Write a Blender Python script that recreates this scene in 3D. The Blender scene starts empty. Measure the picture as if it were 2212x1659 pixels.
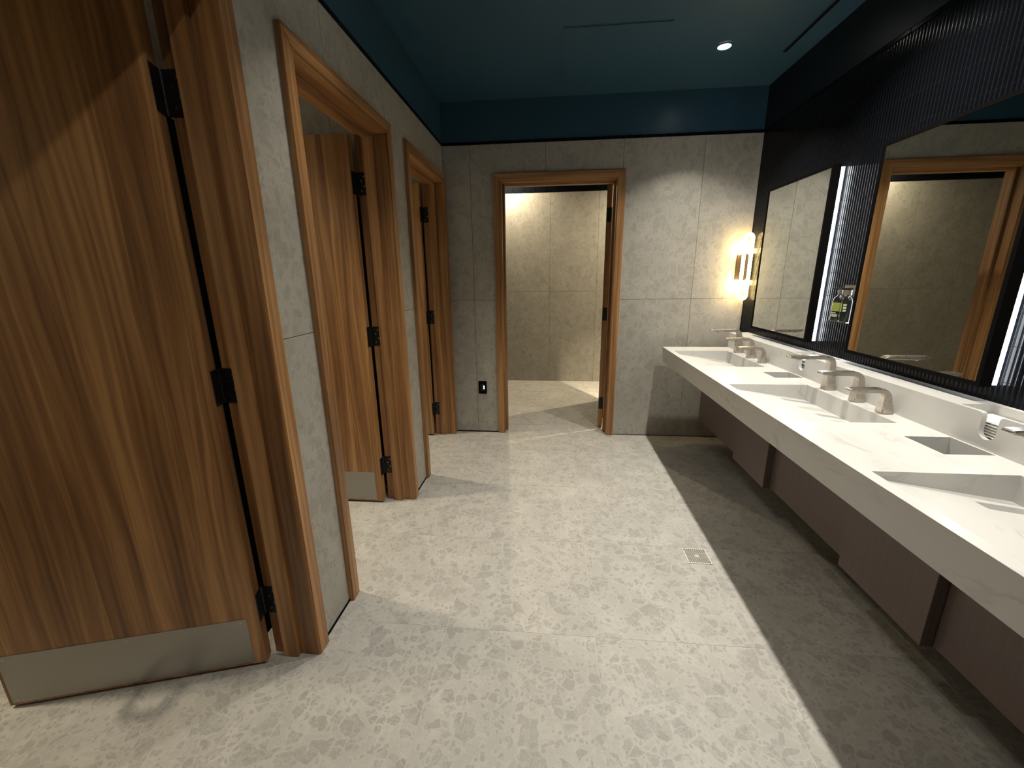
import bpy, bmesh, math, random
from mathutils import Vector, Matrix
random.seed(7)
sc = bpy.context.scene
COL = sc.collection

# ------------------------------------------------------------------ camera, world, exposure
F_PX, YAW, PITCH, ROLL, CAM_H = 891.36, -0.09698, -0.25382, -0.012297, 1.45
def cam_axes(yaw, pitch, roll):
    cy, sy, cp, sp = math.cos(yaw), math.sin(yaw), math.cos(pitch), math.sin(pitch)
    f = Vector((sy*cp, cy*cp, sp)); r = Vector((cy, -sy, 0)); u = r.cross(f)
    c, s = math.cos(roll), math.sin(roll)
    return c*r + s*u, -s*r + c*u, f
CR, CU, CF = cam_axes(YAW, PITCH, ROLL)
cam = bpy.data.cameras.new('camera'); cam.sensor_width = 36.0; cam.lens = F_PX/2212*36.0
cam.clip_start = 0.02
camo = bpy.data.objects.new('camera', cam); COL.objects.link(camo)
camo.matrix_world = Matrix(((CR.x, CU.x, -CF.x, 0), (CR.y, CU.y, -CF.y, 0), (CR.z, CU.z, -CF.z, CAM_H), (0, 0, 0, 1)))
sc.camera = camo
def pix(P):
    d = Vector(P) - Vector((0, 0, CAM_H)); z = d.dot(CF)
    if z < 0.05: return None
    return 1106 + F_PX*d.dot(CR)/z, 829.5 - F_PX*d.dot(CU)/z

w = bpy.data.worlds.new('world'); sc.world = w; w.use_nodes = True
w.node_tree.nodes['Background'].inputs[0].default_value = (0.8, 0.85, 1, 1)
w.node_tree.nodes['Background'].inputs[1].default_value = 0.0
sc.view_settings.view_transform = 'Standard'; sc.view_settings.look = 'None'
sc.view_settings.gamma = 1.0; sc.view_settings.use_curve_mapping = False
sc.view_settings.exposure = 0.0
sc.cycles.max_bounces = 6; sc.cycles.diffuse_bounces = 3; sc.cycles.glossy_bounces = 4
sc.cycles.use_adaptive_sampling = True; sc.cycles.adaptive_threshold = 0.08
sc.cycles.sample_clamp_indirect = 4.0

# lamp positions: (x, y), watts, colour  (real downlights, built further down)
P_ROW, P_CORR, P_STALL, P_FAR = 18.3, 6.3, 32, 40
NEUT = (1.0, 0.94, 0.83); WARM = (1.0, 0.86, 0.62); FARW = (1.0, 0.84, 0.58); AMBER = (1.0, 0.70, 0.36)

# ------------------------------------------------------------------ main dimensions (metres)
XL, XR, YF, ZT, CEIL = -0.921, 1.611, 3.72, 2.501, 2.818
MOD = 0.6245
ZG = 1.251
XC, ZC, TC, YE, XB = 0.935, 0.864, 0.125, 3.562, 1.464
ZLED = 0.986
YN = -1.5            # wall behind the camera
XS = -2.9            # back of the stalls
YR = 5.78            # far room back wall

# ------------------------------------------------------------------ materials
def nt(name):
    m = bpy.data.materials.new(name); m.use_nodes = True
    t = m.node_tree; b = t.nodes['Principled BSDF']
    return m, t, b
def plain(name, col, rough=0.5, metal=0.0, coat=0.0, spec=0.5):
    m, t, b = nt(name)
    b.inputs['Base Color'].default_value = (*col, 1); b.inputs['Roughness'].default_value = rough
    b.inputs['Metallic'].default_value = metal; b.inputs['Coat Weight'].default_value = coat
    b.inputs['Specular IOR Level'].default_value = spec
    return m
def emit(name, col, s):
    m, t, b = nt(name)
    b.inputs['Base Color'].default_value = (*col, 1)
    b.inputs['Emission Color'].default_value = (*col, 1); b.inputs['Emission Strength'].default_value = s
    return m
class NB:
    """tiny node helper"""
    def __init__(s, t): s.t = t
    def n(s, k, **kw):
        o = s.t.nodes.new(k)
        for a, v in kw.items(): setattr(o, a, v)
        return o
    def l(s, a, b): s.t.links.new(a, b)
    def math(s, op, a, b=None, clamp=False):
        o = s.n('ShaderNodeMath', operation=op); o.use_clamp = clamp
        for i, v in enumerate((a, b)):
            if v is None: continue
            if isinstance(v, (int, float)): o.inputs[i].default_value = v
            else: s.l(v, o.inputs[i])
        return o.outputs[0]
    def vmath(s, op, a, b):
        o = s.n('ShaderNodeVectorMath', operation=op)
        for i, v in enumerate((a, b)):
            if isinstance(v, tuple): o.inputs[i].default_value = v
            elif v is not None: s.l(v, o.inputs[i])
        return o.outputs[0]
    def mix(s, fac, a, b):
        o = s.n('ShaderNodeMix', data_type='RGBA')
        if isinstance(fac, (int, float)): o.inputs[0].default_value = fac
        else: s.l(fac, o.inputs[0])
        for i, v in ((6, a), (7, b)):
            if isinstance(v, tuple): o.inputs[i].default_value = (*v, 1)
            else: s.l(v, o.inputs[i])
        return o.outputs[2]
    def noise(s, vec, scale, detail=3, rough=0.55, dist=0.0):
        o = s.n('ShaderNodeTexNoise'); s.l(vec, o.inputs['Vector'])
        o.inputs['Scale'].default_value = scale; o.inputs['Detail'].default_value = detail
        o.inputs['Roughness'].default_value = rough; o.inputs['Distortion'].default_value = dist
        return o
    def ramp(s, fac, stops):
        o = s.n('ShaderNodeValToRGB'); s.l(fac, o.inputs[0]); e = o.color_ramp.elements
        while len(e) < len(stops): e.new(0.5)
        for k, (p, c) in zip(e, stops):
            k.position = p; k.color = (*c, 1) if isinstance(c, tuple) else (c, c, c, 1)
        return o.outputs[0]
    def maprange(s, v, a, b, c=0.0, d=1.0):
        o = s.n('ShaderNodeMapRange'); s.l(v, o.inputs[0])
        for i, x in enumerate((a, b, c, d)): o.inputs[1+i].default_value = x
        return o.outputs[0]

def stone(name, base, dark, light, rough, stretch=(1, 1, 1), scale=1.0, warp=(0.06, 0.010), vein=0.45, rimamt=0.5, clast=1.0):
    """grey pebble-conglomerate stone tile: clasts of several sizes, pale rims, fine speckle"""
    m, t, b = nt(name); k = NB(t)
    geo = k.n('ShaderNodeNewGeometry'); oi = k.n('ShaderNodeObjectInfo')
    off = k.n('ShaderNodeCombineXYZ')
    r1 = k.math('MULTIPLY', oi.outputs['Random'], 37.0); r2 = k.math('MULTIPLY', oi.outputs['Random'], 91.0)
    k.l(r1, off.inputs[0]); k.l(r2, off.inputs[1]); k.l(r1, off.inputs[2])
    p = k.vmath('ADD', k.vmath('MULTIPLY', geo.outputs['Position'], stretch), off.outputs[0])
    wn = k.noise(p, 9*scale, 2)
    wv = k.vmath('MULTIPLY', k.vmath('SUBTRACT', wn.outputs['Color'], (0.5, 0.5, 0.5)), (warp[0]/scale,)*3)
    wn2 = k.noise(p, 45*scale, 1)
    wv2 = k.vmath('MULTIPLY', k.vmath('SUBTRACT', wn2.outputs['Color'], (0.5, 0.5, 0.5)), (warp[1]/scale,)*3)
    q = k.vmath('ADD', k.vmath('ADD', p, wv), wv2)
    col = base
    mott = k.noise(p, 6*scale, 3).outputs[0]
    c = k.mix(k.maprange(mott, 0.3, 0.7), tuple(x*0.93 for x in base), tuple(min(1, x*1.06) for x in base))
    veinsum = None
    for sc_, thr, amt, rim, small in ((17*scale, 0.76, 0.75*clast, 0.03, False), (31*scale, 0.60, 0.8*clast, 0.04, False), (62*scale, 0.58, 0.65*clast, 0.06, True)):
        f = k.n('ShaderNodeTexVoronoi', feature='F1'); k.l(q, f.inputs['Vector']); f.inputs['Scale'].default_value = sc_
        if small:
            ed = k.math('SUBTRACT', 0.52, f.outputs['Distance'])       # cheap rim for the smallest grains
        else:
            e = k.n('ShaderNodeTexVoronoi', feature='DISTANCE_TO_EDGE'); k.l(q, e.inputs['Vector']); e.inputs['Scale'].default_value = sc_
            ed = e.outputs['Distance']
        sep = k.n('ShaderNodeSeparateColor'); k.l(f.outputs['Color'], sep.inputs[0])
        pick = k.maprange(sep.outputs[0], thr, thr+0.02)
        body = k.maprange(ed, rim*1.6, rim*2.4)
        msk = k.math('MULTIPLY', pick, body)
        tone = k.mix(sep.outputs[1], dark, tuple(0.5*(x+y) for x, y in zip(dark, base)))
        c = k.mix(k.math('MULTIPLY', msk, amt), c, tone)
        # pale rim round the picked clasts
        inner = k.maprange(ed, rim*0.3, rim*1.5, 1.0, 0.0)
        patch = k.math('MULTIPLY', k.maprange(mott, 0.47, 0.62), k.maprange(sep.outputs[2], 0.35, 0.45))
        v = k.math('MULTIPLY', inner, patch)
        v = k.math('MAXIMUM', v, k.math('MULTIPLY', k.math('MULTIPLY', inner, pick), rimamt))
        veinsum = v if veinsum is None else k.math('MAXIMUM', veinsum, v)
    c = k.mix(k.math('MULTIPLY', veinsum, vein), c, light)
    sp = k.noise(p, 260*scale, 0).outputs[0]
    c = k.mix(k.maprange(sp, 0.35, 0.75, 0.0, 0.22), c, light)
    k.l(c, b.inputs['Base Color'])
    b.inputs['Roughness'].default_value = rough
    bu = k.n('ShaderNodeBump'); bu.inputs['Strength'].default_value = 0.12; bu.inputs['Distance'].default_value = 0.004
    k.l(k.noise(p, 60*scale, 1).outputs[0], bu.inputs['Height']); k.l(bu.outputs[0], b.inputs['Normal'])
    return m

def wood(name, along='z', across='x', planks=0.0, dark=(0.112, 0.046, 0.015), mid=(0.268, 0.126, 0.043), light=(0.46, 0.245, 0.092), rough=0.42, cath=1.0):
    """walnut veneer; grain runs along the given object axis"""
    m, t, b = nt(name); k = NB(t)
    tc = k.n('ShaderNodeTexCoord'); oi = k.n('ShaderNodeObjectInfo')
    sep = k.n('ShaderNodeSeparateXYZ'); k.l(tc.outputs['Object'], sep.inputs[0])
    ax = {'x': sep.outputs[0], 'y': sep.outputs[1], 'z': sep.outputs[2]}
    third = [a for a in 'xyz' if a not in (along, across)][0]
    A = ax[along]; X = ax[across]; T = ax[third]
    rnd = k.math('MULTIPLY', oi.outputs['Random'], 23.0)
    if planks:
        pid = k.math('FLOOR', k.math('DIVIDE', k.math('ADD', X, k.math('MULTIPLY', k.math('SINE', k.math('MULTIPLY', X, 19.0)), 0.02)), planks))
        wn = k.n('ShaderNodeTexWhiteNoise', noise_dimensions='1D'); k.l(k.math('ADD', pid, rnd), wn.inputs['W'])
        pr = wn.outputs['Value']
    else:
        pr = oi.outputs['Random']
    cx = k.n('ShaderNodeCombineXYZ')
    k.l(k.math('MULTIPLY', X, 1.0), cx.inputs[0]); k.l(k.math('ADD', k.math('MULTIPLY', A, 0.085), k.math('MULTIPLY', pr, 13.0)), cx.inputs[1])
    k.l(k.math('ADD', T, rnd), cx.inputs[2])
    v = cx.outputs[0]
    wob = k.noise(v, 7, 2).outputs[0]
    vx = k.math('ADD', X, k.math('MULTIPLY', wob, 0.085*cath))
    cg = k.n('ShaderNodeCombineXYZ'); k.l(vx, cg.inputs[0]); k.l(k.math('MULTIPLY', A, 0.03), cg.inputs[1]); k.l(k.math('ADD', k.math('MULTIPLY', pr, 7.0), T), cg.inputs[2])
    big = k.noise(cg.outputs[0], 22, 2, 0.5).outputs[0]
    bands = k.noise(cg.outputs[0], 75, 2, 0.6).outputs[0]
    ring = k.math('SINE', k.math('MULTIPLY', vx, 260.0))
    ring = k.maprange(ring, -1, 1)
    cf = k.n('ShaderNodeCombineXYZ'); k.l(vx, cf.inputs[0]); k.l(k.math('MULTIPLY', A, 0.022), cf.inputs[1]); k.l(rnd, cf.inputs[2])
    fine = k.noise(cf.outputs[0], 420, 2, 0.6).outputs[0]
    g = k.math('ADD', k.math('MULTIPLY', big, 0.66), k.math('MULTIPLY', bands, 0.28))
    g = k.math('ADD', g, k.math('MULTIPLY', ring, 0.06))
    g = k.math('ADD', g, k.math('MULTIPLY', fine, 0.16))
    g = k.math('ADD', g, k.math('MULTIPLY', k.math('SUBTRACT', pr, 0.5), 0.10))
    c = k.ramp(g, [(0.36, dark), (0.56, mid), (0.74, light)])
    k.l(c, b.inputs['Base Color'])
    k.l(k.maprange(fine, 0.3, 0.7, rough-0.06, rough+0.1), b.inputs['Roughness'])
    b.inputs['Coat Weight'].default_value = 0.12; b.inputs['Coat Roughness'].default_value = 0.3
    return m

def marble(name):
    m, t, b = nt(name); k = NB(t)
    geo = k.n('ShaderNodeNewGeometry')
    p = geo.outputs['Position']
    p2 = k.vmath('MULTIPLY', p, (3.4, 1.0, 2.0))
    n1 = k.noise(p2, 2.1, 5, 0.6, 1.2).outputs[0]
    vein = k.math('ABSOLUTE', k.math('SUBTRACT', n1, 0.5))
    vein = k.maprange(vein, 0.0, 0.035, 1.0, 0.0)
    msk = k.maprange(k.noise(p2, 3.3, 3).outputs[0], 0.48, 0.66)
    v = k.math('MULTIPLY', vein, msk)
    cloud = k.maprange(k.noise(p2, 1.6, 4).outputs[0], 0.45, 0.7)
    c = k.mix(k.math('MULTIPLY', cloud, 0.35), (0.56, 0.555, 0.535), (0.47, 0.463, 0.447))
    c = k.mix(k.math('MULTIPLY', v, 0.42), c, (0.27, 0.265, 0.26))
    k.l(c, b.inputs['Base Color']); b.inputs['Roughness'].default_value = 0.3
    return m

def panelmat(name):
    m, t, b = nt(name); k = NB(t)
    geo = k.n('ShaderNodeNewGeometry')
    n = k.noise(k.vmath('MULTIPLY', geo.outputs['Position'], (1, 160, 3)), 1.0, 3).outputs[0]
    k.l(k.mix(n, (0.105, 0.075, 0.068), (0.165, 0.120, 0.108)), b.inputs['Base Color'])
    b.inputs['Roughness'].default_value = 0.45
    return m

def brushed(name, col, rough, axis=(400, 6, 6), amt=0.12):
    m, t, b = nt(name); k = NB(t)
    tc = k.n('ShaderNodeTexCoord')
    n = k.noise(k.vmath('MULTIPLY', tc.outputs['Object'], axis), 1.0, 2).outputs[0]
    k.l(k.maprange(n, 0.3, 0.7, rough-amt*0.5, rough+amt*0.5), b.inputs['Roughness'])
    b.inputs['Base Color'].default_value = (*col, 1); b.inputs['Metallic'].default_value = 1.0
    return m

def paint(name, col, rough):
    m, t, b = nt(name); k = NB(t)
    geo = k.n('ShaderNodeNewGeometry')
    n = k.noise(geo.outputs['Position'], 3, 3).outputs[0]
    k.l(k.mix(n, tuple(x*0.9 for x in col), tuple(x*1.1 for x in col)), b.inputs['Base Color'])
    b.inputs['Roughness'].default_value = rough; b.inputs['Specular IOR Level'].default_value = 0.3
    return m

M = {}
M['wall'] = stone('stone_wall', (0.345, 0.328, 0.286), (0.238, 0.227, 0.198), (0.43, 0.412, 0.362), 0.55, (1, 1, 0.8), 1.0, (0.085, 0.018), 0.30, 0.25, 0.78)
M['floor'] = stone('stone_floor', (0.355, 0.343, 0.315), (0.240, 0.232, 0.213), (0.47, 0.457, 0.425), 0.5, (1, 1, 1), 0.85)
M['grout_f'] = plain('floor_grout', (0.42, 0.41, 0.38), 0.8)
M['grout_w'] = plain('wall_grout', (0.055, 0.052, 0.046), 0.9)
M['grout_d'] = plain('dark_grout', (0.012, 0.013, 0.015), 0.8, spec=0.03)
M['navy'] = paint('navy_paint', (0.028, 0.072, 0.112), 0.34)
M['navy2'] = paint('blackish_navy_paint', (0.006, 0.009, 0.012), 0.40)
M['finger'] = plain('navy_glazed_tile', (0.004, 0.005, 0.007), 0.14, spec=0.12)
M['wood_v'] = wood('walnut_vertical', 'z', 'x')
M['wood_h'] = wood('walnut_horizontal', 'x', 'z')
M['wood_j'] = wood('walnut_jamb', 'z', 'y')
M['wood_door'] = wood('walnut_door', 'z', 'x', planks=0.16, cath=1.5)
M['marble'] = marble('white_marble')
M['panel'] = panelmat('mauve_laminate')
M['black'] = plain('black_metal', (0.012, 0.011, 0.011), 0.42, 0.3)
M['blackm'] = plain('black_matte', (0.005, 0.0045, 0.0045), 0.6, spec=0.02)
M['nickel'] = brushed('brushed_nickel', (0.50, 0.46, 0.41), 0.28, (40, 40, 40), 0.06)
M['steel'] = brushed('brushed_steel', (0.34, 0.325, 0.30), 0.34, (4, 400, 400), 0.1)
M['drain'] = plain('satin_drain_metal', (0.62, 0.60, 0.54), 0.45, 0.35)
M['mirror'] = plain('mirror_glass', (0.80, 0.82, 0.79), 0.01, 1.0)
M['led'] = emit('led_white', (0.93, 0.97, 1.0), 22.0)
M['glow'] = emit('indicator_white', (1.0, 0.98, 0.95), 1.2)
M['lens'] = emit('downlight_lens', (1.0, 0.96, 0.88), 30.0)
M['amber'] = emit('amber_tube', (1.0, 0.73, 0.30), 17.0)
M['amber_spill'] = emit('amber_spill_glow', (1.0, 0.71, 0.27), 75.0)  # emission standing in for light spilled round the back plate
M['brass'] = plain('dark_bronze', (0.035, 0.026, 0.016), 0.4, 0.6)
M['white'] = plain('white_plastic', (0.75, 0.75, 0.72), 0.4)
M['paper'] = plain('paper', (0.78, 0.77, 0.73), 0.85)
M['bottle'] = plain('black_bottle', (0.010, 0.012, 0.011), 0.12)
M['lime'] = plain('lime_label', (0.24, 0.28, 0.06), 0.5)
M['print'] = plain('pale_print', (0.45, 0.50, 0.40), 0.5)
M['ceilw'] = M['navy']

# ------------------------------------------------------------------ mesh helpers
def mesh(name, verts, faces, mat, parent=None, smooth=False, loc=None):
    me = bpy.data.meshes.new(name); me.from_pydata([tuple(v) for v in verts], [], faces); me.update()
    me.materials.append(mat)
    if smooth:
        me.polygons.foreach_set('use_smooth', [True]*len(me.polygons))
    o = bpy.data.objects.new(name, me); COL.objects.link(o)
    if parent: o.parent = parent
    if loc: o.location = loc
    return o
BF = [(0, 3, 2, 1), (4, 5, 6, 7), (0, 1, 5, 4), (1, 2, 6, 5), (2, 3, 7, 6), (3, 0, 4, 7)]
class MB:
    def __init__(s): s.v = []; s.f = []
    def box(s, a, b):
        (x0, y0, z0), (x1, y1, z1) = a, b
        x0, x1 = sorted((x0, x1)); y0, y1 = sorted((y0, y1)); z0, z1 = sorted((z0, z1))
        n = len(s.v)
        s.v += [(x0, y0, z0), (x1, y0, z0), (x1, y1, z0), (x0, y1, z0), (x0, y0, z1), (x1, y0, z1), (x1, y1, z1), (x0, y1, z1)]
        s.f += [tuple(i+n for i in q) for q in BF]
        return s
    def quad(s, *p):
        n = len(s.v); s.v += list(p); s.f.append(tuple(range(n, n+len(p)))); return s
    def prism(s, poly, axis, a, b):
        """poly: 2D outline, extruded along axis from a to b"""
        def put(u, v, h):
            return {'x': (h, u, v), 'y': (u, h, v), 'z': (u, v, h)}[axis]
        n = len(s.v); k = len(poly)
        s.v += [put(u, v, a) for u, v in poly] + [put(u, v, b) for u, v in poly]
        s.f.append(tuple(range(n+k-1, n-1, -1))); s.f.append(tuple(range(n+k, n+2*k)))
        for i in range(k):
            j = (i+1) % k; s.f.append((n+i, n+j, n+k+j, n+k+i))
        return s
    def cyl(s, c, r, axis, a, b, seg=20, r2=None):
        r2 = r if r2 is None else r2
        def put(u, v, h):
            return {'x': (h, c[0]+u, c[1]+v), 'y': (c[0]+u, h, c[1]+v), 'z': (c[0]+u, c[1]+v, h)}[axis]
        n = len(s.v)
        for rr, h in ((r, a), (r2, b)):
            s.v += [put(rr*math.cos(2*math.pi*i/seg), rr*math.sin(2*math.pi*i/seg), h) for i in range(seg)]
        s.f.append(tuple(range(n+seg-1, n-1, -1))); s.f.append(tuple(range(n+seg, n+2*seg)))
        for i in range(seg):
            j = (i+1) % seg; s.f.append((n+i, n+j, n+seg+j, n+seg+i))
        return s
    def tube(s, pts, r, seg=10, closed=False):
        P = [Vector(p) for p in pts]; k = len(P); n0 = len(s.v)
        for i, p in enumerate(P):
            a = P[i-1] if (i > 0 or closed) else P[i]; b = P[(i+1) % k] if (i < k-1 or closed) else P[i]
            d = (b-a).normalized()
            up = Vector((0, 1, 0)) if abs(d.y) < 0.9 else Vector((0, 0, 1))
            e1 = d.cross(up).normalized(); e2 = d.cross(e1)
            s.v += [tuple(p + r*(math.cos(2*math.pi*q/seg)*e1 + math.sin(2*math.pi*q/seg)*e2)) for q in range(seg)]
        for i in range(k if closed else k-1):
            j = (i+1) % k
            for q in range(seg):
                q2 = (q+1) % seg
                s.f.append((n0+i*seg+q, n0+i*seg+q2, n0+j*seg+q2, n0+j*seg+q))
        if not closed:
            s.f.append(tuple(n0+q for q in range(seg-1, -1, -1))); s.f.append(tuple(n0+(k-1)*seg+q for q in range(seg)))
        return s
    def build(s, name, mat, parent=None, smooth=False, bevel=0.0, seg=2, loc=None):
        o = mesh(name, s.v, s.f, M[mat] if isinstance(mat, str) else mat, parent, loc=loc)
        bm = bmesh.new(); bm.from_mesh(o.data)
        bmesh.ops.recalc_face_normals(bm, faces=bm.faces)
        if bevel:
            ed = [e for e in bm.edges if len(e.link_faces) == 2 and e.calc_face_angle(0) > 0.5]
            bmesh.ops.bevel(bm, geom=ed, offset=bevel, segments=seg, affect='EDGES', clamp_overlap=True)
        bm.to_mesh(o.data); bm.free()
        if smooth:
            o.data.polygons.foreach_set('use_smooth', [True]*len(o.data.polygons))
            try: o.data.set_sharp_from_angle(angle=math.radians(40))
            except Exception: pass
        return o
def box(name, a, b, mat, parent=None, bevel=0.0): return MB().box(a, b).build(name, mat, parent, bevel=bevel)
def empty(name, loc=(0, 0, 0), rz=0.0):
    o = bpy.data.objects.new(name, None); COL.objects.link(o); o.location = loc; o.rotation_euler = (0, 0, rz)
    o.empty_display_size = 0.1
    return o
def tag(o, label, cat, group=None, kind=None):
    o['label'] = label; o['category'] = cat
    if group: o['group'] = group
    if kind: o['kind'] = kind
    return o
def dup(o, parent=None):
    c = o.copy(); COL.objects.link(c); c.parent = parent
    for ch in list(o.children): dup(ch, c)
    return c
def subtract(rects, h):
    out = []
    for (a, b, c, d) in rects:
        e, f, g, i = max(a, h[0]), min(b, h[1]), max(c, h[2]), min(d, h[3])
        if e >= f or g >= i: out.append((a, b, c, d)); continue
        if a < e: out.append((a, e, c, d))
        if f < b: out.append((f, b, c, d))
        if c < g: out.append((e, f, c, g))
        if i < d: out.append((e, f, i, d))
    return out
def edges(a, b, ref, mod):
    """joint positions between a and b on a grid through ref"""
    k = math.ceil((a-ref)/mod - 1e-6); r = [a]
    while ref+k*mod < b - 0.02:
        if ref+k*mod > a + 0.02: r.append(ref+k*mod)
        k += 1
    return r + [b]
GAP = 0.0012
def clad(parent, axis, pos, depth, u, z, holes=(), mat='wall', name='tile'):
    """stone panels on a wall plane. axis 'x': plane x=pos, u runs along y; axis 'y': plane y=pos, u runs along x.
       pos is the visible face, depth the signed thickness behind it"""
    for i in range(len(u)-1):
        for j in range(len(z)-1):
            rs = [(u[i]+GAP, u[i+1]-GAP, z[j]+GAP, z[j+1]-GAP)]
            for h in holes: rs = subtract(rs, h)
            rs = [r for r in rs if r[1]-r[0] > 0.004 and r[3]-r[2] > 0.004]
            if not rs: continue
            mb = MB()
            for a, b, c, d in rs:
                if axis == 'x': mb.box((pos, a, c), (pos+depth, b, d))
                else: mb.box((a, pos, c), (b, pos+depth, d))
            mesh(name, mb.v, mb.f, M[mat], parent)

# ------------------------------------------------------------------ floor
floor = tag(box('floor', (XS-0.2, YN-0.2, -0.12), (2.2, YR+0.2, -0.0010), 'grout_f'), 'grey stone tile floor with flecked pebble pattern', 'floor', kind='structure')
fx = edges(XS, 2.0, 0.195, 0.6260); fy = edges(YN, YR, 1.417, 0.6310)
DRAIN = (0.722, 0.846, 1.914, 2.042)
for i in range(len(fx)-1):
    for j in range(len(fy)-1):
        rs = subtract([(fx[i]+0.0015, fx[i+1]-0.0015, fy[j]+0.0015, fy[j+1]-0.0015)], DRAIN)
        mb = MB()
        for a, b, c, d in rs: mb.box((a, c, -0.010), (b, d, 0.0))
        mesh('tile', mb.v, mb.f, M['floor'], floor)

# ------------------------------------------------------------------ ceiling
ceil = tag(box('ceiling', (XS-0.2, YN-0.2, CEIL), (2.2, YR+0.2, CEIL+0.1), 'navy'), 'dark navy painted ceiling with satin sheen', 'ceiling', kind='structure')

# ------------------------------------------------------------------ openings
HZ = 2.212                     # clear height of every opening
CW, CP, DJ = 0.064, 0.022, 0.168
OPEN = [(0.403, 1.243), (1.592, 2.432), (2.803, 3.643)]     # clear y ranges in the left wall
FO = (-0.430, 0.518)                                        # clear x range in the far wall
def hole(o): return (o[0]-0.028, o[1]+0.028, -0.01, HZ+0.028)

def wall_core(name, axis, p0, p1, u0, u1, z1, holes, mat='grout_w'):
    rs = [(u0, u1, 0.0, z1)]
    for h in holes: rs = subtract(rs, h)
    mb = MB()
    for a, b, c, d in rs:
        if axis == 'x': mb.box((p0, a, c), (p1, b, d))
        else: mb.box((a, p0, c), (b, p1, d))
    return mesh(name, mb.v, mb.f, M[mat])

# left wall
wl = tag(wall_core('wall_left', 'x', XL-0.010, XL-DJ+0.008, YN, YF, CEIL, [hole(o) for o in OPEN]),
         'grey stone panel wall with three walnut stall doorways', 'wall', kind='structure')
clad(wl, 'x', XL, -0.010, edges(YN, YF, YF, MOD), [0.0, ZG, ZT], [hole(o) for o in OPEN])
clad(wl, 'x', XL-DJ, 0.008, edges(YN, YF, YF, MOD), [0.0, ZG, ZT], [hole(o) for o in OPEN])
box('painted_band', (XL-0.012, YN, ZT+0.022), (XL, YF, CEIL), 'navy', wl)
# far wall
wf = tag(wall_core('wall_far', 'y', YF+0.010, YF+DJ-0.004, XS, 2.0, CEIL, [hole(FO)]),
         'grey stone panel wall around the far walnut doorway', 'wall', kind='structure')
G1 = -0.066
clad(wf, 'y', YF, 0.010, edges(XL, XR, G1, MOD), [0.0, ZG, ZT], [hole(FO)])
clad(wf, 'y', YF, 0.010, edges(XS, XL-DJ, G1, MOD), [0.0, ZG, ZT])
box('painted_band', (XL, YF, ZT+0.022), (XR, YF+0.012, CEIL), 'navy', wf)
# right wall (finger tiles are added further down)
wr = tag(box('wall_right', (XR+0.0018, YN, 0.0), (XR+0.16, YF+0.15, CEIL), 'grout_d'),
         'navy glazed finger tile wall behind the mirrors', 'wall', kind='structure')
box('painted_band', (XR-0.006, YN, ZT+0.022), (XR+0.006, YF, CEIL), 'navy2', wr)
# wall behind the camera
wn = tag(box('wall_near', (XS, YN-0.12, 0), (XR+0.1, YN-0.01, CEIL), 'grout_w'), 'grey stone panel wall at the near end of the room', 'wall', kind='structure')
clad(wn, 'y', YN, -0.010, edges(XL, XR, G1, MOD), [0.0, ZG, ZT])
# stall back wall and partitions
ws = tag(box('wall_stall_back', (XS-0.12, YN, 0), (XS-0.01, YF, CEIL), 'grout_w'), 'grey stone panel wall at the back of the stalls', 'wall', kind='structure')
clad(ws, 'x', XS, -0.010, edges(YN, YF, YF, MOD), [0.0, ZG, ZT, CEIL-0.002])
for nm, (ya, yb), lab in (('wall_stall_near', (0.13, 0.26), 'grey stone partition on the near side of the first stall'),
                          ('wall_stall_middle', (1.365, 1.475), 'grey stone partition between the first and second stall'),
                          ('wall_stall_far', (2.565, 2.675), 'grey stone partition between the second and third stall')):
    p = tag(box(nm, (XS, ya+0.01, 0), (XL-DJ-0.001, yb-0.01, CEIL), 'grout_w'), lab, 'wall', kind='structure')
    ju = edges(XS, XL-DJ-0.001, -1.285, MOD)
    clad(p, 'y', ya, 0.010, ju, [0.0, ZG, ZT, CEIL-0.002]); clad(p, 'y', yb, -0.010, ju, [0.0, ZG, ZT, CEIL-0.002])
# far room
wfr = tag(box('wall_far_room', (-2.75, YR+0.010, 0), (2.1, YR+0.15, CEIL), 'grout_w'), 'lit stone panel wall seen through the far doorway', 'wall', kind='structure')
clad(wfr, 'y', YR, 0.010, edges(-2.6, 2.0, -0.032, MOD), [0.0, ZG, ZT])
box('painted_band', (-2.6, YR, ZT+0.075), (2.0, YR+0.012, CEIL), 'navy', wfr)
wfl = tag(box('wall_far_room_left', (-2.75, YF+DJ, 0), (-2.61, YR, CEIL), 'grout_w'), 'stone panel side wall of the room behind the far doorway, left', 'wall', kind='structure')
clad(wfl, 'x', -2.60, -0.010, edges(YF+DJ, YR, YR, MOD), [0.0, ZG, ZT, CEIL-0.002])
wfrr = tag(box('wall_far_room_right', (2.01, YF+DJ, 0), (2.15, YR, CEIL), 'grout_w'), 'stone panel side wall of the room behind the far doorway, right', 'wall', kind='structure')
clad(wfrr, 'x', 2.0, 0.010, edges(YF+DJ, YR, YR, MOD), [0.0, ZG, ZT, CEIL-0.002])

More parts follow.
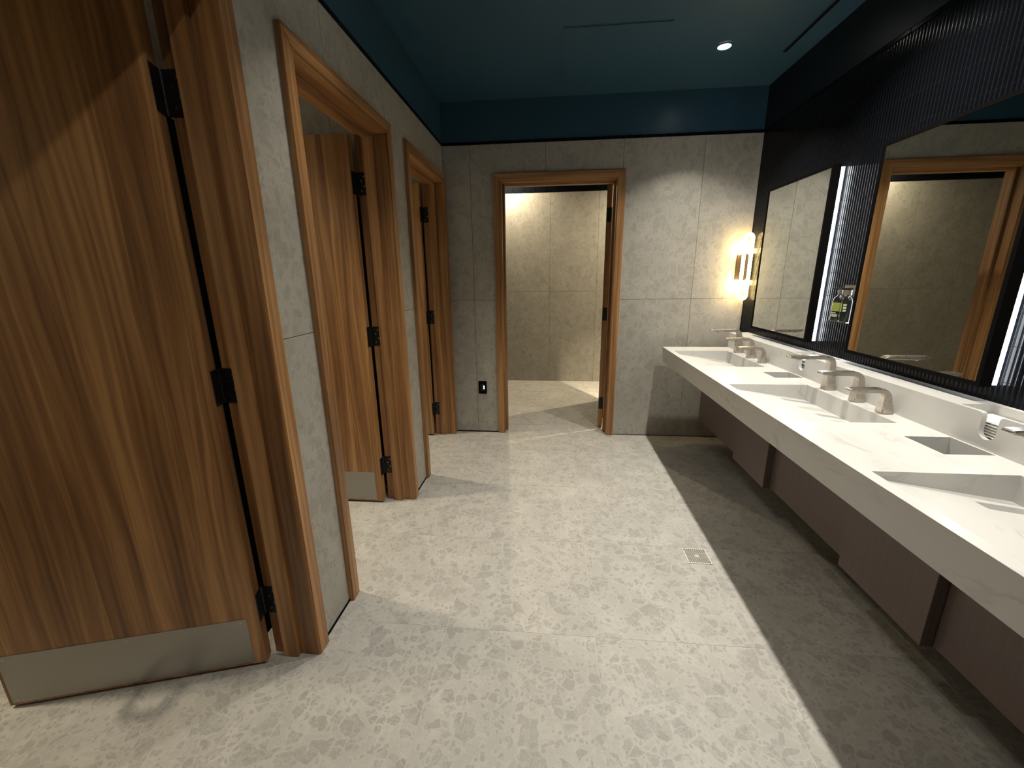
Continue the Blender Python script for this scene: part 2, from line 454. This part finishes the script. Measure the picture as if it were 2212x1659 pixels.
# trims: a course of slim glazed tiles on top of the stone
def trim(name, axis, pos, sgn, u0, u1, z0, z1, label):
    r = empty(name, (0, 0, 0)); tag(r, label, 'trim', kind='structure')
    n = max(1, round((u1-u0)/0.150)); st = (u1-u0)/n
    if axis == 'x': me0 = box('trim_tile', (-0.006, 0.0015, z0+0.001), (0.005, st-0.0015, z1-0.001), 'finger', bevel=0.0022)
    else: me0 = box('trim_tile', (0.0015, -0.006, z0+0.001), (st-0.0015, 0.005, z1-0.001), 'finger', bevel=0.0022)
    for i in range(n):
        o = me0 if i == 0 else me0.copy()
        if i: COL.objects.link(o)
        o.parent = r
        o.location = (pos, u0+i*st, 0) if axis == 'x' else (u0+i*st, pos, 0)
    return r
trim('trim_1', 'y', YF, -1, XL+0.006, XR-0.006, ZT, ZT+0.022, 'slim black glazed tile course on top of the far wall')
trim('trim_2', 'x', XL, 1, YN, YF-0.006, ZT, ZT+0.022, 'slim black glazed tile course on top of the stall wall')
trim('trim_3', 'x', XR, -1, YN, YF-0.006, ZT, ZT+0.022, 'slim black glazed tile course on top of the mirror wall')
trim('trim_4', 'y', YR, -1, -2.59, 1.99, ZT, ZT+0.075, 'black glazed tile course in the room behind the far doorway')
# black base strips
for nm, a, b, lab in (('baseboard_left', (XL-0.004, OPEN[0][1]+CW, 0.0), (XL+0.004, OPEN[1][0]-CW, 0.010), 'thin black base strip between first and second stall doorway'),
                      ('baseboard_left_far', (XL-0.004, OPEN[1][1]+CW, 0.0), (XL+0.004, OPEN[2][0]-CW, 0.010), 'thin black base strip between second and third stall doorway'),
                      ('baseboard_far', (XL, YF-0.004, 0.0), (FO[0]-CW, YF+0.004, 0.010), 'thin black base strip left of the far doorway'),
                      ('baseboard_far_right', (FO[1]+CW, YF-0.004, 0.0), (XR, YF+0.004, 0.007), 'thin base strip right of the far doorway')):
    tag(box(nm, a, b, 'blackm' if 'right' not in nm else 'grout_w'), lab, 'baseboard', kind='structure')

# ------------------------------------------------------------------ doors
def make_door(name, loc, rz, width, ang, label, handle=True):
    """local axes: x along the wall (hinge side = +x), y into the wall, opening 0..width"""
    r = empty(name, loc, rz); tag(r, label, 'door', kind='structure')
    W = width
    # casings with mitred corners
    MB().prism([(-CW, 0.0), (-0.005, 0.0), (-0.005, HZ+0.005), (-CW, HZ+CW)], 'y', -CP, 0.0).build('casing', 'wood_v', r, bevel=0.002)
    MB().prism([(W+0.005, 0.0), (W+CW, 0.0), (W+CW, HZ+CW), (W+0.005, HZ+0.005)], 'y', -CP, 0.0).build('casing', 'wood_v', r, bevel=0.002)
    MB().prism([(-0.005, HZ+0.005), (W+0.005, HZ+0.005), (W+CW, HZ+CW), (-CW, HZ+CW)], 'y', -CP, 0.0).build('casing', 'wood_h', r, bevel=0.002)
    # jambs
    box('jamb', (-0.028, -CP+0.004, 0.0), (0.0, DJ, HZ+0.028), 'wood_j', r, 0.0015)
    box('jamb', (W, -CP+0.004, 0.0), (W+0.028, DJ, HZ+0.028), 'wood_j', r, 0.0015)
    box('head_jamb', (0.0, -CP+0.004, HZ), (W, DJ, HZ+0.028), 'wood_h', r, 0.0015)
    # stops
    ya, yb = 0.062, DJ-0.048
    box('stop', (0.0, ya, 0.0), (0.018, yb, HZ), 'wood_j', r, 0.0015)
    box('stop', (W-0.018, ya, 0.0), (W, yb, HZ), 'wood_j', r, 0.0015)
    box('stop', (0.018, ya, HZ-0.018), (W-0.018, yb, HZ), 'wood_h', r, 0.0015)
    # leaf on its hinge pin
    px, py = W-0.004, DJ+0.008
    LW = W-0.010
    lf = MB().box((-LW, -0.052, 0.012), (-0.004, -0.008, HZ-0.008)).build('door_leaf', 'wood_door', r, bevel=0.0015)
    lf.location = (px, py, 0); lf.rotation_euler = (0, 0, -math.radians(ang))
    kp = box('kick_plate', (-LW+0.012, -0.0536, 0.022), (-0.046, -0.0521, 0.222), 'steel', lf, 0.0006)
    for sx in (-LW+0.03, -LW*0.5-0.02, -0.066):
        for sz in (0.036, 0.208):
            mbs = MB().cyl((sx, sz), 0.004, 'y', -0.0546, -0.0535, 10); mbs.build('screw', 'nickel', lf)
    if handle:
        hx = -LW+0.075
        pts = [(hx, -0.052, 0.93), (hx, -0.098, 0.93), (hx, -0.112, 0.944), (hx, -0.112, 1.146), (hx, -0.098, 1.16), (hx, -0.052, 1.16)]
        MB().tube(pts, 0.009, 10).build('pull_handle', 'black', lf, smooth=True)
    box('gap_guard', (W-0.0115, DJ+0.013, 0.10), (W+0.020, DJ+0.016, 1.905), 'blackm', r)
    # hinges: knuckle + two leaves
    a = -math.radians(ang); ca, sa = math.cos(a), math.sin(a)
    for hz in (1.905, 1.050, 0.195):
        mb = MB()
        for q in range(5): mb.cyl((px+0.0005, py+0.002), 0.0065, 'z', hz+q*0.0238, hz+q*0.0238+0.0230, 12)
        kn = mb.build('hinge', 'black', r, smooth=True)
        box('hinge_leaf', (W-0.0030, DJ-0.047, hz), (W+0.0008, DJ+0.004, hz+0.118), 'black', kn)
        mb = MB(); v = []
        for x in (-0.0046, -0.0015):
            for y in (-0.050, -0.002):
                v.append((px+ca*x-sa*y, py+sa*x+ca*y))
        mb.prism([v[0], v[1], v[3], v[2]], 'z', hz, hz+0.118)
        mb.build('hinge_leaf', 'black', kn)
        mb = MB()
        for qy, qz in ((0.012, 0.022), (0.030, 0.046), (0.012, 0.074), (0.030, 0.098)):
            mb.cyl((DJ-qy-0.006, hz+qz), 0.0035, 'x', W-0.0038, W-0.0025, 8)
        mb.build('hinge_screws', 'nickel', kn)
    return r
D90 = math.radians(90)
make_door('door_1', (XL, OPEN[0][0], 0), D90, OPEN[0][1]-OPEN[0][0], 73, 'large walnut stall door in the left foreground with steel kick plate')
make_door('door_2', (XL, OPEN[1][0], 0), D90, OPEN[1][1]-OPEN[1][0], 90, 'walnut stall door swung inward in the middle stall doorway')
make_door('door_3', (XL, OPEN[2][0], 0), D90, OPEN[2][1]-OPEN[2][0], 90, 'walnut stall door in the stall doorway next to the far wall')
make_door('door_4', (FO[0], YF, 0), 0.0, FO[1]-FO[0], 98, 'walnut door of the far doorway, opened into the lit room behind', False)

# ------------------------------------------------------------------ finger tiles on the right wall
PITCH_T, ROWH = 0.0190, 0.1290
MIR = [(2.662, 3.378), (1.594, 2.312)]; MZ = (1.045, 2.034); MX0, MX1 = 1.540, 1.582
def finger_mesh(mb, y, z0, z1):
    wd = PITCH_T-0.0012; n0 = len(mb.v); k = 10
    prof = []
    for i in range(k+1):
        t = i/k; h = min(1.0, (min(t, 1-t)*wd)/0.0020); h = h**0.5*0.7+0.3*math.sin(math.pi*t)
        prof.append((XR+0.003-0.0020*h, y + wd*t))
    prof = [(XR+0.006, y)] + prof + [(XR+0.006, y+wd)]
    m = len(prof)
    mb.v += [(x, yy, z0) for x, yy in prof] + [(x, yy, z1) for x, yy in prof]
    for i in range(m-1): mb.f.append((n0+i, n0+m+i, n0+m+i+1, n0+i+1))
    mb.f.append(tuple(n0+m+i for i in range(m-1, -1, -1))); mb.f.append(tuple(n0+i for i in range(m)))
cells = []
zrow0 = 1.064-ROWH*8
ny = int((YF-YN)/PITCH_T)
for i in range(ny):
    y = YF-(i+1)*PITCH_T+0.0011
    for j in range(8, 20):
        za = zrow0+j*ROWH+0.0012; zb = min(za+ROWH-0.0024, ZT-0.001)
        if j == 8: za = zrow0+8*ROWH+0.0012
        if za >= ZT-0.01: continue
        cells.append((y, za, zb))
    cells.append((y, ZLED+0.001, 1.064-0.0012))
def shown(c):
    y, za, zb = c
    if y < 1.2: return 0
    zc = 0.5*(za+zb)
    for (a, b) in MIR:      # is the line of sight stopped by a mirror box?
        for xx in (MX0, MX1):
            yy = y*xx/XR; zz = CAM_H+(zc-CAM_H)*xx/XR
            if a-0.01 < yy < b+0.01 and MZ[0]-0.02 < zz < MZ[1]+0.02: return 0
    p = [pix((XR, yy, zz)) for yy in (y, y+PITCH_T) for zz in (za, zb)]
    if any(q is None for q in p): return 0
    cx = sum(q[0] for q in p)/4; cy = sum(q[1] for q in p)/4
    if not (0 < cx < 2212 and 0 < cy < 1659): return 0
    return abs((p[2][0]-p[0][0])*(p[1][1]-p[0][1]))
rank = sorted(cells, key=shown, reverse=True)
near, rest = rank[:300], rank[300:]
cache = {}
for y, za, zb in near:
    key = (round(zb-za, 4))
    if key not in cache:
        mb = MB(); finger_mesh(mb, 0.0, 0.0, zb-za); o = mb.build('tile', 'finger', wr, smooth=True); cache[key] = o.data
    else:
        o = bpy.data.objects.new('tile', cache[key]); COL.objects.link(o); o.parent = wr
    o.location = (random.uniform(-0.0003, 0.0003), y, za)
mb = MB()
for y, za, zb in rest: finger_mesh(mb, y, za, zb)
fs = mb.build('tile_field', 'finger', wr, smooth=True); fs['kind'] = 'stuff'

# ------------------------------------------------------------------ vanity counter
YC0 = -0.45
SINKY = [(2.765, 3.372), (1.700, 2.308), (0.640, 1.248)]
SX0, SX1 = 0.976, 1.386
HOLEY = [(2.468, 2.616), (1.394, 1.555), (0.325, 0.485)]
HX0, HX1 = 1.300, 1.456
vc = empty('vanity_counter', (XC, YC0, 0)); tag(vc, 'long white marble vanity counter with three ramp basins', 'counter')
off = Vector((-XC, -YC0, 0))
def vbuild(mb, name, mat, parent=vc, **kw):
    mb.v = [tuple(Vector(v)+off) for v in mb.v]
    return mb.build(name, mat, parent, **kw)
rs = [(XC, XB, YC0, YE)]
for a, b in SINKY: rs = subtract(rs, (SX0, SX1, a, b))
for a, b in HOLEY: rs = subtract(rs, (HX0, HX1, a, b))
mb = MB()
for a, b, c, d in rs: mb.quad((a, c, ZC), (b, c, ZC), (b, d, ZC), (a, d, ZC))
vbuild(mb, 'countertop', 'marble')
# front apron (leans in very slightly), end face, underside
mb = MB().prism([(XC, ZC-0.0005), (XC+0.012, ZC-TC), (XC+0.040, ZC-TC), (XC+0.036, ZC-0.0005)], 'y', YC0, YE)
vbuild(mb, 'front_apron', 'marble')
mb = MB().prism([(XC+0.036, ZC-0.0005), (XC+0.040, ZC-TC), (XR, ZC-TC), (XR, ZC-0.0005)], 'y', YE-0.02, YE)
vbuild(mb, 'end_panel', 'marble')
mb = MB().quad((XC+0.04, YC0, ZC-TC+0.0002), (XR, YC0, ZC-TC+0.0002), (XR, YE-0.02, ZC-TC+0.0002), (XC+0.04, YE-0.02, ZC-TC+0.0002))
vbuild(mb, 'underside', 'panel')
for a, b in SINKY:
    d0, d1 = 0.022, 0.086
    mb = MB()
    F0, F1 = (SX0, ZC-d0), (SX1, ZC-d1)
    mb.quad((SX0, a, ZC-d0), (SX1, a, ZC-d1), (SX1, b, ZC-d1), (SX0, b, ZC-d0))          # ramp
    mb.quad((SX0, a, ZC), (SX0, a, ZC-d0), (SX0, b, ZC-d0), (SX0, b, ZC))                # front lip
    mb.quad((SX1, a, ZC), (SX1, a, ZC-d1), (SX1, b, ZC-d1), (SX1, b, ZC))                # back
    for y in (a, b): mb.quad((SX0, y, ZC), (SX1, y, ZC), (SX1, y, ZC-d1), (SX0, y, ZC-d0))
    vbuild(mb, 'basin', 'marble')
for a, b in HOLEY:
    mb = MB(); zb = ZC-TC+0.004
    mb.quad((HX0, a, ZC), (HX0, a, zb), (HX0, b, zb), (HX0, b, ZC)); mb.quad((HX1, a, ZC), (HX1, a, zb), (HX1, b, zb), (HX1, b, ZC))
    mb.quad((HX0, a, ZC), (HX1, a, ZC), (HX1, a, zb), (HX0, a, zb)); mb.quad((HX0, b, ZC), (HX1, b, ZC), (HX1, b, zb), (HX0, b, zb))
    ch = vbuild(mb, 'waste_chute', 'marble')
    mb = MB().quad((HX0, a, zb), (HX1, a, zb), (HX1, b, zb), (HX0, b, zb)); vbuild(mb, 'chute_shade_sheet', 'blackm', ch)  # black sheet painted as the shade inside the open chute
bs = empty('backsplash', (XC, YC0, 0)); tag(bs, 'white marble backsplash ledge with thumb notches along the vanity', 'backsplash')
# backsplash with U notches over the paper towel recesses
NOT = [(2.520, 0.056), (1.448, 0.056), (0.385, 0.056)]
poly = [(YC0, ZC), (YE, ZC), (YE, ZLED)]
for yc, wd in NOT:
    h = wd/2; zb = 0.898+h
    poly += [(yc+h+0.010, ZLED), (yc+h+0.003, ZLED-0.004), (yc+h, ZLED-0.012)]
    poly += [(yc+h*math.cos(t), zb-h*math.sin(t)) for t in [math.pi*i/12 for i in range(13)]]
    poly += [(yc-h, ZLED-0.012), (yc-h-0.003, ZLED-0.004), (yc-h-0.010, ZLED)]
poly += [(YC0, ZLED)]
mb = MB().prism(poly, 'x', XB, XB+0.016)
vbuild(mb, 'front_panel', 'marble', bs)
RX0, RX1 = XB+0.016, XB+0.125
RECY = [(yc-0.125, yc+0.125) for yc, _ in NOT]
rs = [(XB+0.016, XR, YC0, YE)]
for a, b in RECY: rs = subtract(rs, (RX0, RX1, a, b))
mb = MB()
for a, b, c, d in rs: mb.quad((a, c, ZLED), (b, c, ZLED), (b, d, ZLED), (a, d, ZLED))
mb.quad((XB+0.016, YE, ZC), (XR, YE, ZC), (XR, YE, ZLED), (XB+0.016, YE, ZLED))
vbuild(mb, 'ledge', 'marble', bs)
for a, b in RECY:
    mb = MB(); zb = ZC+0.003
    mb.quad((RX1, a, ZLED), (RX1, a, zb), (RX1, b, zb), (RX1, b, ZLED))
    for y in (a, b): mb.quad((RX0, y, ZLED), (RX1, y, ZLED), (RX1, y, zb), (RX0, y, zb))
    mb.quad((RX0, a, zb), (RX1, a, zb), (RX1, b, zb), (RX0, b, zb))
    vbuild(mb, 'towel_recess', 'marble', bs)

# paper towels in the recesses
for i, (a, b) in enumerate(RECY[:2]):
    r = empty('paper_towel_stack', (XB+0.07, 0.5*(a+b), ZC+0.004))
    tag(r, ['stack of white folded paper towels in the backsplash notch behind the far waste hole',
            'stack of white folded paper towels in the large backsplash notch near the right edge'][i], 'paper towels', 'paper towel stacks in the backsplash')
    for q in range(9):
        MB().box((-0.046+random.uniform(-.001, .004), -0.115, q*0.0098), (0.048, 0.115, q*0.0098+0.0078)).build('folded_towel', 'paper', r, bevel=0.003)

# under-counter panels and waste cabinets
BOXY = [(2.330, 2.750), (1.250, 1.664), (0.180, 0.595)]
PX, PZ, ZU = 1.288, 0.232, ZC-TC-0.001
segs = []; top = YE-0.002
for a, b in BOXY: segs.append((b, top)); top = a
segs.append((YC0, top))
PLAB = ['brown under-counter panel between the far wall and the first waste cabinet', 'brown under-counter panel between the two waste cabinets',
        'brown under-counter panel at the lower right edge', 'brown under-counter panel at the near end, outside the picture']
for (a, b), lab in zip(segs, PLAB):
    r = empty('under_counter_panel', (PX, a, PZ)); tag(r, lab, 'panel', 'recessed panels under the counter')
    MB().box((0, 0.002, 0), (0.019, b-a-0.002, ZU-PZ)).build('panel_board', 'panel', r, bevel=0.001)
    box('bottom_board', (0.020, 0.004, 0.004), (XR-PX-0.004, b-a-0.004, 0.020), 'panel', r)
CLAB = ['brown waste cabinet under the counter below the far waste hole', 'brown waste cabinet under the counter below the near waste hole', 'brown waste cabinet under the near end of the counter']
for (a, b), lab in list(zip(BOXY, CLAB)):
    r = empty('waste_cabinet', (1.250, a, 0.226)); tag(r, lab, 'cabinet', 'waste cabinets under the counter')
    d = b-a; h = ZU-0.226
    MB().box((0, 0.001, 0), (0.018, d-0.001, h)).build('door', 'panel', r, bevel=0.001)
    box('side_panel', (0.0185, 0.001, 0), (0.34, 0.017, h-0.001), 'panel', r); box('side_panel', (0.0185, d-0.017, 0), (0.34, d-0.001, h-0.001), 'panel', r)
    box('bottom_board', (0.0185, 0.0175, 0.002), (0.34, d-0.0175, 0.018), 'panel', r)

# ------------------------------------------------------------------ faucets
def arc(cx, cz, rx, rz, a0, a1, n):
    return [(cx+rx*math.cos(math.radians(a0+(a1-a0)*i/n)), cz+rz*math.sin(math.radians(a0+(a1-a0)*i/n))) for i in range(n+1)]
def faucet_meshes(h, reach):
    r = empty('faucet')
    tk = 0.020
    R0 = 0.052
    prof = [(0.031, 0.0)]
    prof += arc(-0.034, h-R0, 0.050, R0, 12, 90, 8)                    # outer bend
    prof += [(-reach+0.012, h-0.001), (-reach, h-0.006), (-reach+0.004, h-0.012)]
    prof += [(-reach+0.05, h-tk)]
    prof += arc(-0.044, h-tk-0.026, 0.028, 0.026, 90, 5, 7)            # inner bend
    prof += [(-0.021, 0.0)]
    n = len(prof); mb = MB()
    # width varies: base wide, neck slimmer, spout flat
    def hw(x, z):
        if z > h-R0: return 0.0180
        t = z/(h-R0); return 0.0225*(1-t)+0.0180*t
    for s in (-1, 1): mb.v += [(x, s*hw(x, z), z) for x, z in prof]
    mb.f.append(tuple(range(n))); mb.f.append(tuple(range(2*n-1, n-1, -1)))
    for i in range(n):
        j = (i+1) % n; mb.f.append((i, n+i, n+j, j))
    mb.build('body', 'nickel', r, smooth=True, bevel=0.0045, seg=3)
    MB().cyl((-reach+0.060, 0.0), 0.0105, 'z', h-tk-0.006, h-tk+0.002, 16, 0.012).build('outlet_nozzle', 'steel', r, smooth=True)
    return r
KINDS = [(0.181, 0.222, 'tall'), (0.145, 0.188, 'medium'), (0.110, 0.165, 'short')]
FY = [(3.290, 3.080, 2.908), (2.214, 2.003, 1.836), (1.150, 0.945, 0.776)]
FLAB = [['tall brushed nickel tap nearest the far wall, over the far basin', 'medium brushed nickel tap in the middle of the far basin', 'short brushed nickel tap at the near end of the far basin'],
        ['tall brushed nickel tap at the far end of the middle basin', 'medium brushed nickel tap in the middle of the middle basin', 'short brushed nickel tap at the near end of the middle basin'],
        ['spout tip of a tall tap cut off by the right picture edge', 'medium brushed nickel tap of the near basin', 'short brushed nickel tap of the near basin']]
for q, (h, reach, nm) in enumerate(KINDS):
    proto = faucet_meshes(h, reach)
    for s in range(3):
        o = proto if s == 0 else dup(proto)
        o.location = (1.428, FY[s][q], ZC)
        tag(o, FLAB[s][q], 'faucet', 'brushed nickel taps along the vanity')

# ------------------------------------------------------------------ mirrors
MLAB = ['black framed backlit mirror next to the far wall', 'black framed backlit mirror nearer the right edge, reflecting a doorway']
for (a, b), lab in zip(MIR, MLAB):
    r = empty('mirror', (MX0, 0.5*(a+b), MZ[0])); tag(r, lab, 'mirror', 'backlit mirrors over the vanity')
    H = MZ[1]-MZ[0]; W2 = 0.5*(b-a); fw = 0.016; D = MX1-MX0
    mb = MB(); mb.box((0, -W2, 0), (D, -W2+fw, H)); mb.box((0, W2-fw, 0), (D, W2, H)); mb.box((0, -W2+fw, 0), (D, W2-fw, fw)); mb.box((0, -W2+fw, H-fw), (D, W2-fw, H))
    mb.build('frame', 'blackm', r)
    box('mirror_glass', (0.003, -W2+fw, fw), (0.008, W2-fw, H-fw), 'mirror', r)
    box('back_box', (0.010, -W2+fw, fw), (D, W2-fw, H-fw), 'blackm', r)
    z0, z1 = 0.006, H-0.016
    for s in (-1, 1):
        box('led_strip', (D+0.002, s*(W2-0.004), z0), (D+0.020, s*(W2-0.010), z1), 'led', r)
    box('mounting_cleat', (D, -W2+0.05, H*0.25), (XR-MX0-0.0015, W2-0.05, H*0.75), 'blackm', r)

# ------------------------------------------------------------------ wall light in the corner
r = empty('wall_sconce', (1.560, YF, 1.505)); tag(r, 'glowing amber looped tube wall light in the corner beside the far mirror', 'wall light')
MB().box((-0.046, -0.014, -0.100), (0.044, 0.0, 0.100)).build('back_plate', 'brass', r, bevel=0.004)
MB().box((-0.009, -0.078, -0.105), (0.009, -0.014, 0.105)).build('arm', 'brass', r, bevel=0.003)
rr = 0.027; hh = 0.252-rr; ly = -0.088
pts = [(rr*math.cos(t), ly, hh+rr*math.sin(t)) for t in [math.pi*i/10 for i in range(11)]]
pts += [(-rr*math.cos(t), ly, -hh-rr*math.sin(t)) for t in [math.pi*i/10 for i in range(11)]]
MB().tube(pts, 0.0135, 12, closed=True).build('tube_loop', 'amber', r, smooth=True)
for z in (-0.125, 0.125):
    MB().cyl((-0.052, z), 0.019, 'x', -0.062, 0.044, 16).build('spill_glow', 'amber_spill', r, smooth=True)  # glowing cylinders added for the light spilling past the plate edges

# ------------------------------------------------------------------ soap bottles on their bracket
def bottle(loc, label):
    r = empty('soap_bottle', loc); tag(r, label, 'bottle', 'soap bottles between the mirrors')
    prof = [(0.0, 0.0), (0.029, 0.0), (0.031, 0.004), (0.031, 0.108), (0.027, 0.122), (0.015, 0.134), (0.011, 0.140), (0.011, 0.146), (0.0, 0.146)]
    seg = 20; mb = MB()
    for rad, z in prof: mb.v += [(rad*math.cos(2*math.pi*i/seg), rad*math.sin(2*math.pi*i/seg), z) for i in range(seg)]
    for k in range(len(prof)-1):
        for i in range(seg):
            j = (i+1) % seg; mb.f.append((k*seg+i, k*seg+j, (k+1)*seg+j, (k+1)*seg+i))
    mb.build('body', 'bottle', r, smooth=True)
    MB().cyl((0, 0), 0.013, 'z', 0.140, 0.166, 16, 0.012).build('pump_collar', 'nickel', r, smooth=True)
    MB().box((-0.040, -0.006, 0.166), (0.010, 0.006, 0.176)).build('pump_nozzle', 'black', r, bevel=0.002)
    def wrap(name, a0, a1, z0, z1, mat, rad=0.0315):
        mb = MB(); n = 8
        for z in (z0, z1): mb.v += [(rad*math.cos(a0+(a1-a0)*i/n), rad*math.sin(a0+(a1-a0)*i/n), z) for i in range(n+1)]
        for i in range(n): mb.f.append((i, i+1, n+2+i, n+1+i))
        return mb.build(name, mat, r, smooth=True)
    c = math.pi*1.20
    wrap('label', c-0.75, c+0.55, 0.052, 0.098, 'lime')
    for z, w0, w1 in ((0.040, -0.7, 0.1), (0.030, -0.7, 0.35), (0.023, -0.5, 0.3)):
        wrap('print_line', c+w0, c+w1, z, z+0.005, 'print')
    for z in (0.070, 0.084, 0.055): wrap('print_line', c+0.75, c+1.25, z, z+0.010, 'print')
    return r
SB = (XR-0.044, 2.455, 1.196)
bottle(SB, 'black soap bottle with lime label, nearer the far mirror')
bottle((SB[0], 2.385, SB[2]), 'black soap bottle with lime label, nearer the right-hand mirror').rotation_euler = (0, 0, math.radians(-60))
r = empty('bottle_bracket', (XR, 2.42, 1.185)); tag(r, 'small metal wall bracket holding two soap bottles', 'bracket')
box('shelf_plate', (-0.060, -0.066, 0.006), (-0.002, 0.066, 0.010), 'steel', r, 0.001)
box('back_plate', (-0.008, -0.072, 0.008), (-0.002, 0.072, 0.20), 'nickel', r, 0.001)

# ------------------------------------------------------------------ floor drain
r = empty('floor_drain', (0.784, 1.978, 0.0)); tag(r, 'square perforated steel floor drain beside the vanity shadow', 'drain')
S2 = 0.0615; n = 10; bar = 0.0058
mb = MB()
mb.box((-S2, -S2, -0.0003), (S2, -S2+0.007, 0.0024)); mb.box((-S2, S2-0.007, -0.0003), (S2, S2, 0.0024)); mb.box((-S2, -S2+0.007, -0.0003), (-S2+0.007, S2-0.007, 0.0024)); mb.box((S2-0.007, -S2+0.007, -0.0003), (S2, S2-0.007, 0.0024))
mb.build('rim', 'drain', r)
mb = MB(); inn = S2-0.007; st = 2*inn/n
for i in range(1, n):
    u = -inn+i*st
    mb.box((u-bar/2, -inn, -0.0003), (u+bar/2, inn, 0.0020)); mb.box((-inn, u-bar/2, -0.0003), (inn, u+bar/2, 0.0020))
mb.build('grate', 'drain', r)
MB().cyl((0, 0), 0.011, 'z', -0.0003, 0.0023, 16).build('screw', 'drain', r)
box('pit_shade_plate', (-S2, -S2, -0.0009), (S2, S2, -0.0004), 'blackm', r)  # thin plate, its black stands in for the shade below the grate

# ------------------------------------------------------------------ socket on the far wall
r = empty('wall_socket', (-0.640, YF, 0.445)); tag(r, 'black electrical socket plate with white light, left of the far doorway', 'socket')
MB().box((-0.039, -0.006, -0.061), (0.039, 0.0, 0.061)).build('plate', 'blackm', r, bevel=0.0015)
MB().box((-0.018, -0.009, -0.036), (0.018, -0.0055, 0.036)).build('receptacle', 'black', r, bevel=0.001)
box('night_light', (0.008, -0.0105, -0.016), (0.019, -0.008, 0.018), 'glow', r)

# ------------------------------------------------------------------ ceiling fittings
r = empty('access_panel', (0.352, 3.10, CEIL)); tag(r, 'flush square access panel in the navy ceiling', 'access panel')
MB().box((-0.302, -0.304, -0.0035), (0.302, 0.304, 0.0)).build('panel_door', 'navy', r, bevel=0.001)
mb = MB()
for a, b in (((-0.312, -0.314, -0.0015), (-0.306, 0.314, 0)), ((0.306, -0.314, -0.0015), (0.312, 0.314, 0)), ((-0.306, -0.314, -0.0015), (0.306, -0.308, 0)), ((-0.306, 0.308, -0.0015), (0.306, 0.314, 0))): mb.box(a, b)
mb.build('panel_frame', 'navy', r)
r = empty('slot_diffuser', (1.455, 2.45, CEIL)); tag(r, 'long narrow black air slot in the ceiling beside the mirror wall', 'air vent')
box('slot', (-0.011, -0.78, -0.0025), (0.011, 0.776, 0.0), 'blackm', r)
box('flange', (-0.016, -0.78, -0.004), (-0.0112, 0.776, 0.0), 'navy', r); box('flange', (0.0112, -0.78, -0.004), (0.016, 0.776, 0.0), 'navy', r)

def downlight(x, y, watts, col, label, spread=180, size=0.05):
    r = empty('downlight', (x, y, CEIL)); tag(r, label, 'downlight', 'recessed ceiling downlights')
    mb = MB(); seg = 32
    for rad, z in ((0.052, -0.0005), (0.052, -0.004), (0.040, -0.006), (0.037, -0.002)):
        mb.v += [(rad*math.cos(2*math.pi*i/seg), rad*math.sin(2*math.pi*i/seg), z) for i in range(seg)]
    for k in range(3):
        for i in range(seg):
            j = (i+1) % seg; mb.f.append((k*seg+i, k*seg+j, (k+1)*seg+j, (k+1)*seg+i))
    mb.build('trim_ring', 'navy', r, smooth=True)
    MB().cyl((0, 0), 0.037, 'z', -0.0030, -0.0004, 32).build('lens', 'lens', r)
    la = bpy.data.lights.new('lamp', 'AREA'); la.shape = 'DISK'; la.size = size; la.energy = watts; la.color = col
    la.spread = math.radians(spread)
    lo = bpy.data.objects.new('lamp', la); COL.objects.link(lo); lo.parent = r; lo.location = (0, 0, -0.0065)
    return r
downlight(1.045, 3.110, P_ROW*0.72, NEUT, 'small round recessed downlight glowing in the navy ceiling', 96)
downlight(1.045, 2.030, P_ROW, NEUT, 'recessed downlight above the middle basin, above the picture', 118)
downlight(1.045, 0.950, P_ROW, NEUT, 'recessed downlight above the near basin, above the picture', 118)
downlight(-0.260, 0.250, P_CORR, NEUT, 'recessed downlight in front of the first stall doorway, above the picture', 140)
downlight(-0.420, 1.750, P_CORR*0.85, NEUT, 'recessed downlight in front of the second stall doorway, above the picture', 85)
downlight(-2.450, 0.825, P_STALL*0.65, WARM, 'recessed downlight in the first stall', 115, 0.09)
downlight(-2.450, 2.000, P_STALL, WARM, 'recessed downlight in the second stall', 115, 0.18)
downlight(-2.450, 3.220, P_STALL, WARM, 'recessed downlight in the third stall', 115, 0.18)
downlight(-0.600, 5.560, P_FAR*0.85, FARW, 'recessed downlight in the far room, left of the doorway view', 175)
downlight(1.020, 4.120, P_FAR*1.3, FARW, 'recessed downlight in the far room behind the open door', 80)
downlight(1.350, 5.300, P_FAR*1.1, FARW, 'recessed downlight in the far room beyond the open door', 150)
